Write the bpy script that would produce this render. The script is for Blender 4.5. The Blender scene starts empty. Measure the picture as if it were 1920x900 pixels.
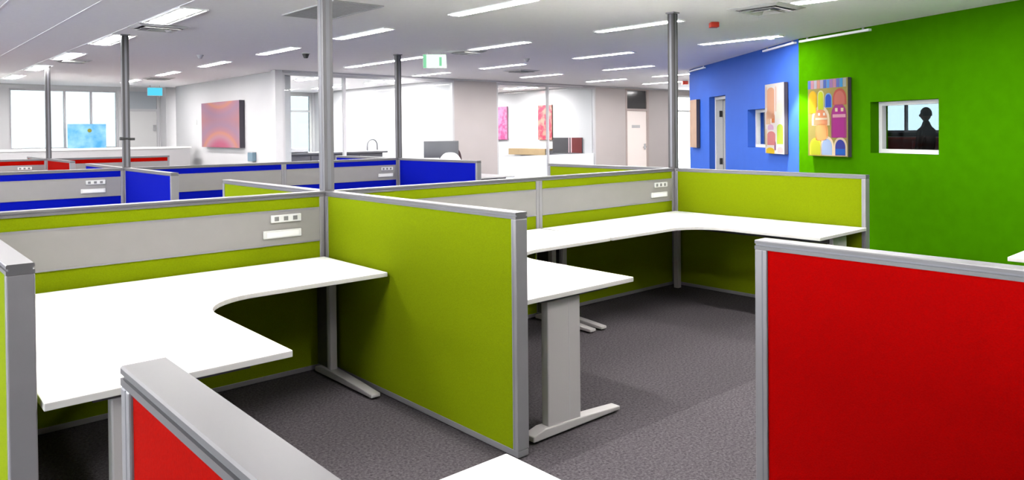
import bpy, bmesh, math, random
from mathutils import Matrix, Vector
random.seed(4)
scene = bpy.context.scene
col = scene.collection

# ------------------------------------------------------------------ camera
CAM = Vector((-2.2939, -4.3898, 1.5058))
YAW, PITCH, ROLL = 0.7264, 0.0119, -0.0095
F = Vector((math.sin(YAW) * math.cos(PITCH), math.cos(YAW) * math.cos(PITCH), -math.sin(PITCH)))
R0 = Vector((math.cos(YAW), -math.sin(YAW), 0)); U0 = R0.cross(F)
RT = R0 * math.cos(ROLL) + U0 * math.sin(ROLL)
UP = -R0 * math.sin(ROLL) + U0 * math.cos(ROLL)
cd = bpy.data.cameras.new('camera'); cam = bpy.data.objects.new('camera', cd); col.objects.link(cam)
cd.sensor_fit = 'HORIZONTAL'; cd.sensor_width = 36.0; cd.lens = 26.124; cd.shift_y = -0.0973
cd.clip_start = 0.05; cd.clip_end = 200
M = Matrix((RT, UP, -F)).transposed().to_4x4(); M.translation = CAM
cam.matrix_world = M
scene.camera = cam

# ------------------------------------------------------------------ light and exposure
scene.view_settings.view_transform = 'Standard'
scene.view_settings.look = 'None'
scene.view_settings.gamma = 1.0
scene.view_settings.use_curve_mapping = False
scene.view_settings.exposure = 2.65
LAMP = 34.0       # radiance of the ceiling tubes
SKY = 3.6
world = bpy.data.worlds.new('sky'); scene.world = world; world.use_nodes = True
wb = world.node_tree.nodes['Background']
wb.inputs[0].default_value = (0.93, 0.97, 1.0, 1); wb.inputs[1].default_value = SKY
scene.cycles.max_bounces = 8
scene.cycles.diffuse_bounces = 5
scene.cycles.transparent_max_bounces = 12

# ------------------------------------------------------------------ materials
MATS = {}
def mat(name, c, rough=0.6, metal=0.0, noise=0.0, nscale=60.0, bump=0.0, spec=0.5, emit=None, estr=0.0, sheen=0.0):
    if name in MATS: return MATS[name]
    m = bpy.data.materials.new(name); m.use_nodes = True
    nt = m.node_tree; b = nt.nodes['Principled BSDF']
    b.inputs['Base Color'].default_value = (*c, 1)
    b.inputs['Roughness'].default_value = rough
    b.inputs['Metallic'].default_value = metal
    b.inputs['Specular IOR Level'].default_value = spec
    if sheen: b.inputs['Sheen Weight'].default_value = sheen
    if emit:
        b.inputs['Emission Color'].default_value = (*emit, 1); b.inputs['Emission Strength'].default_value = estr
    if noise or bump:
        tc = nt.nodes.new('ShaderNodeTexCoord'); n = nt.nodes.new('ShaderNodeTexNoise')
        n.inputs['Scale'].default_value = nscale; n.inputs['Detail'].default_value = 4
        nt.links.new(tc.outputs['Object'], n.inputs['Vector'])
        if noise:
            mr = nt.nodes.new('ShaderNodeMapRange')
            mr.inputs['To Min'].default_value = 1 - noise; mr.inputs['To Max'].default_value = 1 + noise
            mr.inputs['From Min'].default_value = 0.25; mr.inputs['From Max'].default_value = 0.75
            nt.links.new(n.outputs['Fac'], mr.inputs['Value'])
            mx = nt.nodes.new('ShaderNodeVectorMath'); mx.operation = 'SCALE'
            mx.inputs[0].default_value = c
            nt.links.new(mr.outputs['Result'], mx.inputs['Scale'])
            nt.links.new(mx.outputs['Vector'], b.inputs['Base Color'])
        if bump:
            bp = nt.nodes.new('ShaderNodeBump'); bp.inputs['Strength'].default_value = bump; bp.inputs['Distance'].default_value = 0.004
            nt.links.new(n.outputs['Fac'], bp.inputs['Height']); nt.links.new(bp.outputs['Normal'], b.inputs['Normal'])
    MATS[name] = m
    return m

GREEN = mat('green_fabric', (0.122, 0.162, 0.0012), 0.95, noise=0.10, nscale=220, bump=0.25, spec=0.04)
RED = mat('red_fabric', (0.27, 0.0002, 0.0002), 0.95, noise=0.08, nscale=220, bump=0.2, spec=0.03)
REDO = mat('orange_red_fabric', (0.20, 0.0015, 0.0002), 0.95, noise=0.08, nscale=220, bump=0.2, spec=0.03)
BLUE = mat('blue_fabric', (0.001, 0.004, 0.20), 0.95, noise=0.08, nscale=200, bump=0.2, spec=0.04)
ALU = mat('silver_painted_aluminium', (0.19, 0.183, 0.193), 0.38, 0.25, noise=0.03, nscale=12)
ALUD = mat('dark_aluminium_groove', (0.13, 0.13, 0.145), 0.45, 0.3)
RAIL = mat('silver_toned_down', (0.105, 0.101, 0.106), 0.4, 0.25)  # darker copy of the silver, offsets strong top light in the colour
ALUP = mat('silver_pole_backlit_tone', (0.055, 0.052, 0.054), 0.6, 0.0, spec=0.2)  # silver darkened so the backlit look is painted into the poles
BELT = mat('pale_grey_cable_duct', (0.185, 0.176, 0.171), 0.42, 0.1, noise=0.03, nscale=8)
WHITEP = mat('white_plastic', (0.42, 0.42, 0.41), 0.35)
SOCK = mat('grey_socket_face', (0.10, 0.10, 0.10), 0.5)
DESK = mat('white_laminate', (0.86, 0.86, 0.84), 0.32, noise=0.015, nscale=5)
EDGEB = mat('white_edge_band', (0.44, 0.43, 0.41), 0.5)
UNDER = mat('desk_underside_shade', (0.10, 0.10, 0.10), 0.8)  # grey paints extra shade into the space below the desks
DESKG = mat('grey_laminate', (0.20, 0.19, 0.20), 0.4)
LEG = mat('silver_grey_leg_paint', (0.36, 0.342, 0.336), 0.4, 0.15)
DARK = mat('charcoal_plastic', (0.03, 0.03, 0.033), 0.45)
BLACK = mat('black_rubber', (0.012, 0.012, 0.012), 0.6)
CEIL = mat('ceiling_board_white', (0.93, 0.91, 0.91), 0.9, noise=0.02, nscale=30, spec=0.1)
BAR = mat('ceiling_bar_white', (0.88, 0.87, 0.88), 0.4)
WALLW = mat('white_wall_paint', (0.44, 0.435, 0.44), 0.8, noise=0.015, nscale=3, spec=0.1)
WALLC = mat('warm_cream_wall_paint', (0.37, 0.335, 0.325), 0.8, noise=0.02, nscale=2, spec=0.2)
WALLG = mat('green_wall_paint', (0.031, 0.128, 0.0003), 0.6, noise=0.07, nscale=7, spec=0.0)
WALLB = mat('blue_wall_paint', (0.028, 0.085, 0.37), 0.6, noise=0.04, nscale=4, spec=0.06)
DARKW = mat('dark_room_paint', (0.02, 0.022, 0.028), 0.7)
FRAMEW = mat('white_frame_paint', (0.507, 0.5005, 0.494), 0.45)
FRAMEG = mat('grey_frame_paint', (0.40, 0.39, 0.40), 0.45)
STEEL = mat('chrome', (0.7, 0.7, 0.7), 0.15, 1.0)
ALARM = mat('red_alarm_plastic', (0.42, 0.02, 0.004), 0.5)

def glass_mat(name, tint, refl):
    m = bpy.data.materials.new(name); m.use_nodes = True; nt = m.node_tree; nt.nodes.clear()
    o = nt.nodes.new('ShaderNodeOutputMaterial'); t = nt.nodes.new('ShaderNodeBsdfTransparent'); g = nt.nodes.new('ShaderNodeBsdfGlossy')
    t.inputs['Color'].default_value = (*tint, 1); g.inputs['Roughness'].default_value = 0.02
    x = nt.nodes.new('ShaderNodeMixShader'); x.inputs[0].default_value = refl
    nt.links.new(t.outputs[0], x.inputs[1]); nt.links.new(g.outputs[0], x.inputs[2]); nt.links.new(x.outputs[0], o.inputs[0])
    return m
GLASS = glass_mat('clear_glass', (0.97, 0.985, 0.99), 0.010)
TINT = glass_mat('daylight_dimming_glass', (0.222, 0.236, 0.240), 0.008)  # tint added to dim the daylight through the far panes
DTINT = glass_mat('daylight_dimming_glass_deep', (0.185, 0.215, 0.228), 0.006)  # deeper tint, added to tone down daylight in the back room window
def frost_mat():
    m = bpy.data.materials.new('frosted_film'); m.use_nodes = True; nt = m.node_tree; nt.nodes.clear()
    o = nt.nodes.new('ShaderNodeOutputMaterial'); t = nt.nodes.new('ShaderNodeBsdfTranslucent'); d = nt.nodes.new('ShaderNodeBsdfDiffuse')
    t.inputs[0].default_value = (0.9, 0.92, 0.94, 1); d.inputs[0].default_value = (0.8, 0.82, 0.85, 1)
    x = nt.nodes.new('ShaderNodeMixShader'); x.inputs[0].default_value = 0.5
    nt.links.new(t.outputs[0], x.inputs[1]); nt.links.new(d.outputs[0], x.inputs[2]); nt.links.new(x.outputs[0], o.inputs[0])
    return m
FROST = frost_mat()

def carpet_mat():
    m = bpy.data.materials.new('charcoal_carpet_tiles'); m.use_nodes = True; nt = m.node_tree; b = nt.nodes['Principled BSDF']
    tc = nt.nodes.new('ShaderNodeTexCoord')
    n = nt.nodes.new('ShaderNodeTexNoise'); n.inputs['Scale'].default_value = 75; n.inputs['Detail'].default_value = 6; n.inputs['Roughness'].default_value = 0.75
    nt.links.new(tc.outputs['Object'], n.inputs['Vector'])
    r = nt.nodes.new('ShaderNodeValToRGB')
    r.color_ramp.elements[0].position = 0.30; r.color_ramp.elements[0].color = (0.014, 0.012, 0.014, 1)
    r.color_ramp.elements[1].position = 0.72; r.color_ramp.elements[1].color = (0.112, 0.100, 0.108, 1)
    nt.links.new(n.outputs['Fac'], r.inputs['Fac'])
    # half-metre tiles laid with alternating pile: slight tone steps
    mp = nt.nodes.new('ShaderNodeMapping'); mp.inputs['Location'].default_value = (0.1, 0.02, 0.0)
    nt.links.new(tc.outputs['Object'], mp.inputs['Vector'])
    br = nt.nodes.new('ShaderNodeTexBrick'); br.offset = 0.0
    br.inputs['Scale'].default_value = 1.0; br.inputs['Brick Width'].default_value = 2.0; br.inputs['Row Height'].default_value = 2.0
    br.inputs['Mortar Size'].default_value = 0.0
    br.inputs['Color1'].default_value = (0.86, 0.86, 0.86, 1); br.inputs['Color2'].default_value = (1.12, 1.12, 1.12, 1); br.inputs['Bias'].default_value = 0.0
    nt.links.new(mp.outputs[0], br.inputs['Vector'])
    mx = nt.nodes.new('ShaderNodeMix'); mx.data_type = 'RGBA'; mx.blend_type = 'MULTIPLY'; mx.inputs[0].default_value = 1.0
    nt.links.new(r.outputs[0], mx.inputs[6]); nt.links.new(br.outputs['Color'], mx.inputs[7])
    nt.links.new(mx.outputs[2], b.inputs['Base Color'])
    b.inputs['Roughness'].default_value = 1.0; b.inputs['Specular IOR Level'].default_value = 0.05
    bp = nt.nodes.new('ShaderNodeBump'); bp.inputs['Strength'].default_value = 0.5; bp.inputs['Distance'].default_value = 0.006
    nt.links.new(n.outputs['Fac'], bp.inputs['Height']); nt.links.new(bp.outputs[0], b.inputs['Normal'])
    return m
CARPET = carpet_mat()

def emit_mat(name, c, s):
    m = bpy.data.materials.new(name); m.use_nodes = True; nt = m.node_tree; nt.nodes.clear()
    o = nt.nodes.new('ShaderNodeOutputMaterial'); e = nt.nodes.new('ShaderNodeEmission')
    e.inputs[0].default_value = (*c, 1); e.inputs[1].default_value = s
    nt.links.new(e.outputs[0], o.inputs[0]); return m
TUBE = emit_mat('fluorescent_tube_glow', (1.0, 0.975, 0.96), LAMP)
TUBEW = emit_mat('wide_fluorescent_glow', (1.0, 0.975, 0.96), LAMP * 0.6)
TUBEIN = emit_mat('kitchen_fill_glow', (1.0, 0.985, 0.97), LAMP * 1.5)  # raised glow for the added kitchen lights
EXITG = emit_mat('exit_sign_pale_glow', (0.80, 1.0, 0.86), 0.19)
EXITD = emit_mat('exit_sign_green_glow', (0.30, 0.80, 0.46), 0.15)
EXITC = emit_mat('exit_sign_cyan_glow', (0.10, 0.62, 0.85), 0.19)

# ------------------------------------------------------------------ mesh helpers
class MB:
    def __init__(s): s.v = []; s.f = []
    def box(s, x0, x1, y0, y1, z0, z1):
        b = len(s.v)
        s.v += [(x0,y0,z0),(x1,y0,z0),(x1,y1,z0),(x0,y1,z0),(x0,y0,z1),(x1,y0,z1),(x1,y1,z1),(x0,y1,z1)]
        s.f += [tuple(b+i for i in q) for q in ((3,2,1,0),(4,5,6,7),(0,1,5,4),(1,2,6,5),(2,3,7,6),(3,0,4,7))]
        return s
    def prism(s, poly, a, b, axis='z'):
        # poly counter-clockwise, 2-D; extruded from a to b along axis
        def P(p, h):
            return {'z': (p[0], p[1], h), 'x': (h, p[0], p[1]), 'y': (p[1], h, p[0])}[axis]
        n = len(poly); o = len(s.v)
        s.v += [P(p, a) for p in poly] + [P(p, b) for p in poly]
        s.f.append(tuple(o + i for i in reversed(range(n)))); s.f.append(tuple(o + n + i for i in range(n)))
        for i in range(n):
            j = (i + 1) % n; s.f.append((o+i, o+j, o+n+j, o+n+i))
        return s
    def cyl(s, c, r, h, seg=20, axis='z', r2=None):
        r2 = r if r2 is None else r2
        def P(u, v, w):
            return {'z': (c[0]+u, c[1]+v, c[2]+w), 'x': (c[0]+w, c[1]+u, c[2]+v), 'y': (c[0]+v, c[1]+w, c[2]+u)}[axis]
        o = len(s.v)
        for k in range(seg):
            a = 2*math.pi*k/seg; s.v.append(P(r*math.cos(a), r*math.sin(a), 0))
        for k in range(seg):
            a = 2*math.pi*k/seg; s.v.append(P(r2*math.cos(a), r2*math.sin(a), h))
        s.f.append(tuple(o+i for i in reversed(range(seg)))); s.f.append(tuple(o+seg+i for i in range(seg)))
        for i in range(seg):
            j = (i+1) % seg; s.f.append((o+i, o+j, o+seg+j, o+seg+i))
        return s
    def tube(s, pts, r, seg=10):
        pts = [Vector(p) for p in pts]; o = len(s.v); n = len(pts)
        for i, p in enumerate(pts):
            t = (pts[min(i+1, n-1)] - pts[max(i-1, 0)]).normalized()
            a = t.orthogonal().normalized() if i == 0 else (prev - t * prev.dot(t)).normalized()
            prev = a; b = t.cross(a)
            rr = r[i] if isinstance(r, (list, tuple)) else r
            for k in range(seg):
                an = 2*math.pi*k/seg; q = p + a*rr*math.cos(an) + b*rr*math.sin(an); s.v.append(tuple(q))
        for i in range(n-1):
            for k in range(seg):
                l = (k+1) % seg
                s.f.append((o+i*seg+k, o+i*seg+l, o+(i+1)*seg+l, o+(i+1)*seg+k))
        s.f.append(tuple(o+k for k in reversed(range(seg)))); s.f.append(tuple(o+(n-1)*seg+k for k in range(seg)))
        return s
    def build(s, name, m, parent=None, bevel=0.0, seg=2, smooth=False):
        me = bpy.data.meshes.new(name); me.from_pydata(s.v, [], s.f); me.materials.append(m); me.update()
        o = bpy.data.objects.new(name, me); col.objects.link(o)
        if parent is not None: o.parent = parent
        if bevel:
            md = o.modifiers.new('bevel', 'BEVEL'); md.width = bevel; md.segments = seg; md.limit_method = 'ANGLE'; md.angle_limit = 0.7
        if smooth:
            for p in me.polygons: p.use_smooth = True
        return o
def box(name, m, parent, *b, bevel=0.0): return MB().box(*b).build(name, m, parent, bevel)
def thing(name, label, cat, loc=(0,0,0), rz=0.0, group=None):
    o = bpy.data.objects.new(name, None); o.empty_display_size = 0.1; col.objects.link(o)
    o.location = loc; o.rotation_euler = (0, 0, rz)
    o['label'] = label; o['category'] = cat
    if group: o['group'] = group
    return o
def tag(o, label, cat, group=None):
    o['label'] = label; o['category'] = cat
    if group: o['group'] = group
    return o
def struct(o, label=None):
    o['kind'] = 'structure'
    if label: o['label'] = label
    return o
def sempty(name, loc=(0,0,0), rz=0.0, label=None):
    o = bpy.data.objects.new(name, None); col.objects.link(o); o.location = loc; o.rotation_euler = (0,0,rz)
    return struct(o, label)

# ------------------------------------------------------------------ dimensions
HC = 2.653          # ceiling
H = 1.135           # screens
T = 0.072           # screen thickness
P0 = (0.0, 0.0); XM = 1.865; X1 = 3.72; XL = -1.933
YB = 4.89; YR = 9.78
DZ = 0.72

# ------------------------------------------------------------------ room shell
floor = struct(box('floor', CARPET, None, -8.3, 17.0, -9.3, 15.6, -0.12, 0.0), 'dark charcoal flecked carpet')
ceil = struct(box('ceiling', CEIL, None, -8.3, 17.0, -9.3, 15.6, HC, HC + 0.15), 'off-white office ceiling')
def inside_main(x, y):
    if y > 0.28: return x < 6.7 + (y - 0.28) * 0.79
    return x < 6.7 - (0.28 - y) * 0.4216
bm_ = MB().box(-0.0075, 0.0075, -9, 8.3, -0.003, 0.004); bar0 = None
for k in range(-11, 1):
    x = -0.085 + 0.6 * k
    if bar0 is None: bar0 = bm_.build('ceiling_bar', BAR, ceil); b = bar0
    else: b = bar0.copy(); col.objects.link(b); b.parent = ceil
    b.location = (x, 3.2 if x < 3 else 0, HC)

def wall_mesh(L, z1, th, openings, y0):
    """wall along local +x, from y0 to y0+th, with rectangular openings (x0,x1,z0,z1)"""
    m = MB(); ops = sorted(openings)
    x = 0.0
    for (a, b, c, d) in ops:
        if a > x: m.box(x, a, y0, y0 + th, 0, z1)
        if c > 0: m.box(a, b, y0, y0 + th, 0, c)
        if d < z1: m.box(a, b, y0, y0 + th, d, z1)
        x = b
    if x < L: m.box(x, L, y0, y0 + th, 0, z1)
    return m

# green and blue feature walls, meeting at the corner G
G = Vector((6.762, 0.278, 0))
gd = Vector((5.652 - 6.762, -2.355 - 0.278, 0)).normalized(); GA = math.atan2(gd.y, gd.x)
bd = Vector((9.71 - 6.762, 3.99 - 0.278, 0)).normalized(); BA = math.atan2(bd.y, bd.x); BL = 4.74
GW = (1.177, 2.067, 1.225, 1.80)     # window in the green wall
BW = (0.93, 1.757, 1.235, 1.80)
BD = (2.74, 3.575, 0.0, 2.075)
w = wall_mesh(9.8, HC, 0.25, [GW], 0.0).build('wall_right_near', WALLG); w.location = G; w.rotation_euler.z = GA
struct(w, 'bright green painted wall')
w = wall_mesh(BL, HC, 0.25, [BW, BD], -0.25).build('wall_right_far', WALLB); w.location = G; w.rotation_euler.z = BA
struct(w, 'blue painted wall')
def on_green(name='', z=0): o = (G, GA); return o

# window in the green wall: frame set 0.15 back in the reveal
def window_unit(name, x0, x1, z0, z1, y0, y1, fw, m, parent_loc, rz, label, vert=(), horiz=(), ym=None, glass=GLASS):
    r = sempty(name, parent_loc, rz, label)
    f = MB().box(x0, x1, y0, y1, z0, z0 + fw).box(x0, x1, y0, y1, z1 - fw, z1).box(x0, x0 + fw, y0, y1, z0 + fw, z1 - fw).box(x1 - fw, x1, y0, y1, z0 + fw, z1 - fw)
    f.build('window_frame', m, r)
    xs = [x0 + fw] + list(vert) + [x1 - fw]; mw = fw * 0.5
    for v in vert: box('mullion', m, r, v - mw, v + mw, y0 + 0.005, y1 - 0.005, z0 + fw, z1 - fw)
    for h in horiz: box('transom', m, r, x0 + fw, x1 - fw, y0 + 0.008, y1 - 0.008, h - mw, h + mw)
    zs = [z0 + fw] + list(horiz) + [z1 - fw]; yc = (y0 + y1) / 2
    for i in range(len(xs) - 1):
        for j in range(len(zs) - 1):
            box('pane', glass, r, xs[i] + (mw if i else 0), xs[i+1] - (mw if i < len(xs) - 2 else 0), yc - 0.003, yc + 0.003, zs[j] + (mw if j else 0), zs[j+1] - (mw if j < len(zs) - 2 else 0))
    return r
window_unit('window_1', GW[0], GW[1], GW[2], GW[3], 0.12, 0.18, 0.045, FRAMEW, G, GA, 'small white-framed window in the green wall')
window_unit('window_2', BW[0], BW[1], BW[2], BW[3], -0.18, -0.12, 0.045, FRAMEW, G, BA, 'small white-framed window in the blue wall')
# door opening in the blue wall with white frame and open leaf
dr = sempty('door_1', G, BA, 'white door frame with an open door in the blue wall')
MB().box(BD[0], BD[0]+0.05, -0.23, -0.10, 0, BD[3]).box(BD[1]-0.05, BD[1], -0.23, -0.10, 0, BD[3]).box(BD[0]+0.05, BD[1]-0.05, -0.23, -0.10, BD[3]-0.05, BD[3]).build('door_frame', FRAMEW, dr, 0.003)
lf = box('door_leaf', FRAMEW, dr, BD[1]-0.10, BD[1]-0.056, -1.02, -0.235, 0.01, BD[3]-0.055)
for z in (0.95, 1.78): box('hinge', BLACK, dr, BD[1]-0.062, BD[1]-0.05, -0.215, -0.165, z - 0.055, z + 0.055)
MB().cyl((BD[1]-0.115, -0.93, 1.0), 0.012, 0.05, 12, 'x').box(BD[1]-0.135, BD[1]-0.12, -0.94, -0.82, 0.99, 1.01).build('door_handle', STEEL, lf)

# the dim room behind the feature walls
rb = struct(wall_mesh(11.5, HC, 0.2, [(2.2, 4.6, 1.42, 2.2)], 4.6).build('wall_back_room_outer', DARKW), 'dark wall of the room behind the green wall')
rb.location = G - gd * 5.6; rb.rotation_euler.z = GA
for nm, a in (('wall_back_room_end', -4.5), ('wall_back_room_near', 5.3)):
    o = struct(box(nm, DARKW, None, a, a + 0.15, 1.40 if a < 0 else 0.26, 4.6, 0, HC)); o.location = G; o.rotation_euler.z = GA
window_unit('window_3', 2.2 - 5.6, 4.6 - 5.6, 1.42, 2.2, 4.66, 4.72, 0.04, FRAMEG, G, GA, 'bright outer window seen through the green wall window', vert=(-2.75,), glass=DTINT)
cb = thing('storage_cabinet', 'dark red cabinet under the outer window behind the green wall', 'cabinet', G, GA)
box('cabinet_body', mat('dark_red_timber', (0.10, 0.012, 0.010), 0.4, noise=0.2, nscale=9), cb, -3.6, -0.4, 4.05, 4.55, 0, 1.31)
box('cabinet_top', mat('red_timber_top', (0.20, 0.02, 0.016), 0.35), cb, -3.62, -0.38, 4.03, 4.57, 1.31, 1.345)
for k in range(4): box('cabinet_door', MATS['dark_red_timber'], cb, -3.58 + k*0.795, -3.58 + k*0.795 + 0.775, 4.03, 4.05, 0.06, 1.28)

# white curtain panels behind the blue wall window
ct = MB()
n = 40
pts = [(0.80 + 1.05*i/n, -0.33 + 0.02*math.sin(i*1.3)) for i in range(n+1)]
poly = pts + [(p[0], p[1] - 0.006) for p in reversed(pts)]
ct.prism(list(reversed(poly)), 0.9, 2.1, 'z')
o = ct.build('window_curtain', mat('white_curtain_cloth', (0.75, 0.77, 0.76), 0.9)); o.location = G; o.rotation_euler.z = BA
tag(o, 'pale curtain hanging behind the small window in the blue wall', 'curtain')

o = struct(MB().box(0.35, 2.55, -1.0, -0.92, 0, HC).box(0.35, 0.43, -0.92, -0.27, 0, HC).box(2.47, 2.55, -0.92, -0.27, 0, HC).build('wall_added_light_box', WALLW), 'white walls of an added light box behind the blue wall window')  # unseen enclosure, added to keep the extra light behind the blue window
o.location = G; o.rotation_euler.z = BA
sl = thing('ceiling_light', 'small added light in the light box behind the blue wall', 'ceiling light', (G + bd*1.4 + Vector((bd.y, -bd.x, 0))*0.66)[:2] + (HC,), BA)  # lamp added to brighten the view through the blue wall window
box('light_frame', BAR, sl, -0.16, 0.16, -0.06, 0.06, -0.01, 0.0)
box('diffuser', TUBE, sl, -0.13, 0.13, -0.035, 0.035, -0.014, -0.0105)
# outer shell
lw = [(0.9 + 3.4*k, 0.9 + 3.4*k + 2.9, 0.85, 2.5) for k in range(5)]  # unseen windows, added for side daylight suggested by the screens
o = wall_mesh(24.9, HC, 0.25, lw, 0.0).build('wall_left', WALLW); o.location = (-8.0, -9.3, 0); o.rotation_euler.z = math.pi/2
struct(o, 'white outer wall with added windows left of the camera')
for k, (a, b, c, d) in enumerate(lw):
    window_unit('window_%d' % (20 + k), a, b, c, d, 0.06, 0.14, 0.04, FRAMEG, (-8.0, -9.3, 0), math.pi/2, 'added unseen window in the left outer wall, number %d from the back' % (k + 1), vert=((a + b)/2,))
struct(box('wall_back', WALLW, None, -8.0, 5.5, -9.3, -9.0, 0, HC))
o = wall_mesh(7.3, HC, 0.2, [], -0.2).build('wall_corridor', WALLW); o.location = (9.74, 3.99, 0); struct(o, 'white corridor wall beyond the blue wall')
struct(box('wall_corridor_end', WALLW, None, 16.7, 16.9, 3.8, 8.6, 0, HC))
XW = -8.0
exw = [(0.28, 2.45, 1.20, 2.56), (-3.6, -0.4, 1.20, 2.56), (-7.4, -4.2, 1.20, 2.56), (2.58, 3.36, 0.0, 2.60), (4.4, 7.42, 0.9, 2.60), (8.9, 11.6, 0.9, 2.6), (13.2, 16.6, 0.3, 2.6)]
o = wall_mesh(25.0, HC, 0.25, [(a - XW, b - XW, c, d) for a, b, c, d in exw], 0.0).build('wall_far_outer', WALLW); o.location = (XW, 15.0, 0)
struct(o, 'white outer wall with large bright windows')
window_unit('window_4', 0.28, 2.45, 1.20, 2.56, 15.06, 15.14, 0.04, FRAMEG, (0,0,0), 0, 'large bright window in the far outer wall', vert=(1.35, 1.89), glass=TINT)
window_unit('window_5', -3.6, -0.4, 1.20, 2.56, 15.06, 15.14, 0.04, FRAMEG, (0,0,0), 0, 'added unseen outer window left of the large bright one', vert=(-2.0,), glass=TINT)  # out of view, added to let in more daylight
window_unit('window_6', -7.4, -4.2, 1.20, 2.56, 15.06, 15.14, 0.04, FRAMEG, (0,0,0), 0, 'added unseen leftmost outer window', vert=(-5.8,), glass=TINT)  # another out-of-view window added for daylight
window_unit('window_7', 4.4, 7.42, 0.9, 2.60, 15.06, 15.14, 0.05, FRAMEW, (0,0,0), 0, 'outer window of the glazed kitchen room', vert=(5.5, 6.75), horiz=(2.13,), glass=TINT)
window_unit('window_8', 8.9, 11.6, 0.9, 2.60, 15.06, 15.14, 0.05, FRAMEW, (0,0,0), 0, 'outer window of the meeting room', vert=(10.2,), glass=TINT)
window_unit('window_12', 13.2, 16.6, 0.3, 2.60, 15.06, 15.14, 0.05, FRAMEW, (0,0,0), 0, 'added outer window beyond the corridor end', vert=(14.9,), horiz=(2.05,))  # added to light the closed space behind the corridor glazing
# far door with grey transom panel
d2 = sempty('door_2', (0,0,0), 0, 'white door below a grey transom panel in the far corner')
box('door_leaf', FRAMEW, d2, 2.63, 3.31, 15.05, 15.10, 0.0, 2.08)
box('transom_panel', mat('grey_transom', (0.30, 0.32, 0.34), 0.5), d2, 2.63, 3.31, 15.06, 15.10, 2.14, 2.56)
MB().box(2.58, 2.63, 15.02, 15.14, 0, 2.6).box(3.31, 3.36, 15.02, 15.14, 0, 2.6).box(2.63, 3.31, 15.02, 15.14, 2.08, 2.14).box(2.63, 3.31, 15.02, 15.14, 2.56, 2.6).build('door_frame', FRAMEG, d2)
box('door_handle', STEEL, d2, 3.22, 3.27, 15.0, 15.05, 1.6, 1.75)
# wall with the pink picture, and column at its end
struct(box('wall_left_room', WALLW, None, 3.5, 3.66, 8.48, 14.2, 0, HC), 'white wall carrying the pink picture')
struct(box('column_far', WALLW, None, 3.38, 3.62, 14.55, 14.99, 0, HC), 'white column in the far corner')

# glazed front wall of the inner offices at y = 8.4
YF = 8.40
struct(box('wall_far_end', WALLW, None, 3.38, 3.52, YF - 0.04, YF + 0.12, 0, HC))
struct(box('wall_far_middle', WALLC, None, 7.40, 8.60, YF - 0.02, YF + 0.10, 0, HC), 'cream wall panel between the two glazed offices')
struct(box('wall_far_right', WALLC, None, 11.92, 13.10, YF - 0.02, YF + 0.10, 0, HC), 'cream wall beside the door')
o = wall_mesh(3.4, HC, 0.12, [(0, 0.98, 0, 2.62), (1.92, 3.2, 0.0, 2.5)], 0).build('wall_far_door', WALLC); o.location = (13.10, YF - 0.02, 0); struct(o)
struct(box('trim_1', FRAMEG, None, 3.52, 16.4, YF - 0.05, YF - 0.02, HC - 0.035, HC - 0.001), 'grey shadow-line trim at the ceiling')
window_unit('window_9', 3.52, 7.40, 0.0, 2.615, YF - 0.02, YF + 0.06, 0.05, FRAMEG, (0,0,0), 0, 'glazed partition of the kitchen room', vert=(4.78,))
g2 = window_unit('window_10', 8.60, 11.92, 0.0, 2.61, YF - 0.02, YF + 0.06, 0.04, FRAMEG, (0,0,0), 0, 'glazed partition of the meeting room with frosted lower band', vert=(10.235,))
box('frosted_film', FROST, g2, 8.64, 10.21, YF + 0.026, YF + 0.030, 0.05, 0.93)
box('frosted_film', FROST, g2, 10.26, 11.88, YF + 0.026, YF + 0.030, 0.05, 0.93)
d3 = sempty('door_3', (0,0,0), 0, 'cream door under a dark transom window')
box('door_leaf', mat('cream_door_paint', (0.74, 0.66, 0.62), 0.6), d3, 13.16, 14.0, YF, YF + 0.05, 0, 2.03)
MB().box(13.10, 13.16, YF - 0.03, YF + 0.08, 0, 2.62).box(14.0, 14.08, YF - 0.03, YF + 0.08, 0, 2.62).box(13.16, 14.0, YF - 0.03, YF + 0.08, 2.03, 2.09).box(13.16, 14.0, YF - 0.03, YF + 0.08, 2.58, 2.62).build('door_frame', mat('brown_grey_frame', (0.33, 0.27, 0.25), 0.5), d3)
box('transom_pane', mat('dark_transom_glass', (0.035, 0.033, 0.033), 0.12), d3, 13.16, 14.0, YF + 0.01, YF + 0.03, 2.09, 2.58)
pl = box('door_plate', WHITEP, d3, 13.38, 13.72, YF - 0.008, YF, 1.57, 1.65)
box('plate_mark', FRAMEG, pl, 13.40, 13.53, YF - 0.010, YF - 0.008, 1.58, 1.64)
box('plate_mark', FRAMEG, pl, 13.57, 13.70, YF - 0.010, YF - 0.008, 1.58, 1.64)
MB().box(13.88, 13.95, YF - 0.02, YF, 0.98, 1.14).box(13.80, 13.95, YF - 0.05, YF - 0.035, 1.04, 1.06).cyl((13.92, YF - 0.05, 1.05), 0.01, 0.04, 10, 'y').build('door_handle', STEEL, d3)
window_unit('window_11', 15.02, 16.30, 0.0, 2.5, YF - 0.01, YF + 0.07, 0.06, FRAMEW, (0,0,0), 0, 'bright glazed doorway at the corridor end', horiz=(2.05,))
# inner side walls
struct(box('wall_kitchen_side', WALLW, None, 7.48, 7.62, YF + 0.11, 15.0, 0, HC), 'white side wall of the kitchen room')
struct(box('wall_meeting_side', WALLW, None, 11.92, 12.06, YF + 0.11, 15.0, 0, HC), 'white side wall of the meeting room')
struct(box('wall_kitchen_left', WALLW, None, 3.67, 3.75, YF + 0.13, 14.2, 0, HC))

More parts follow.
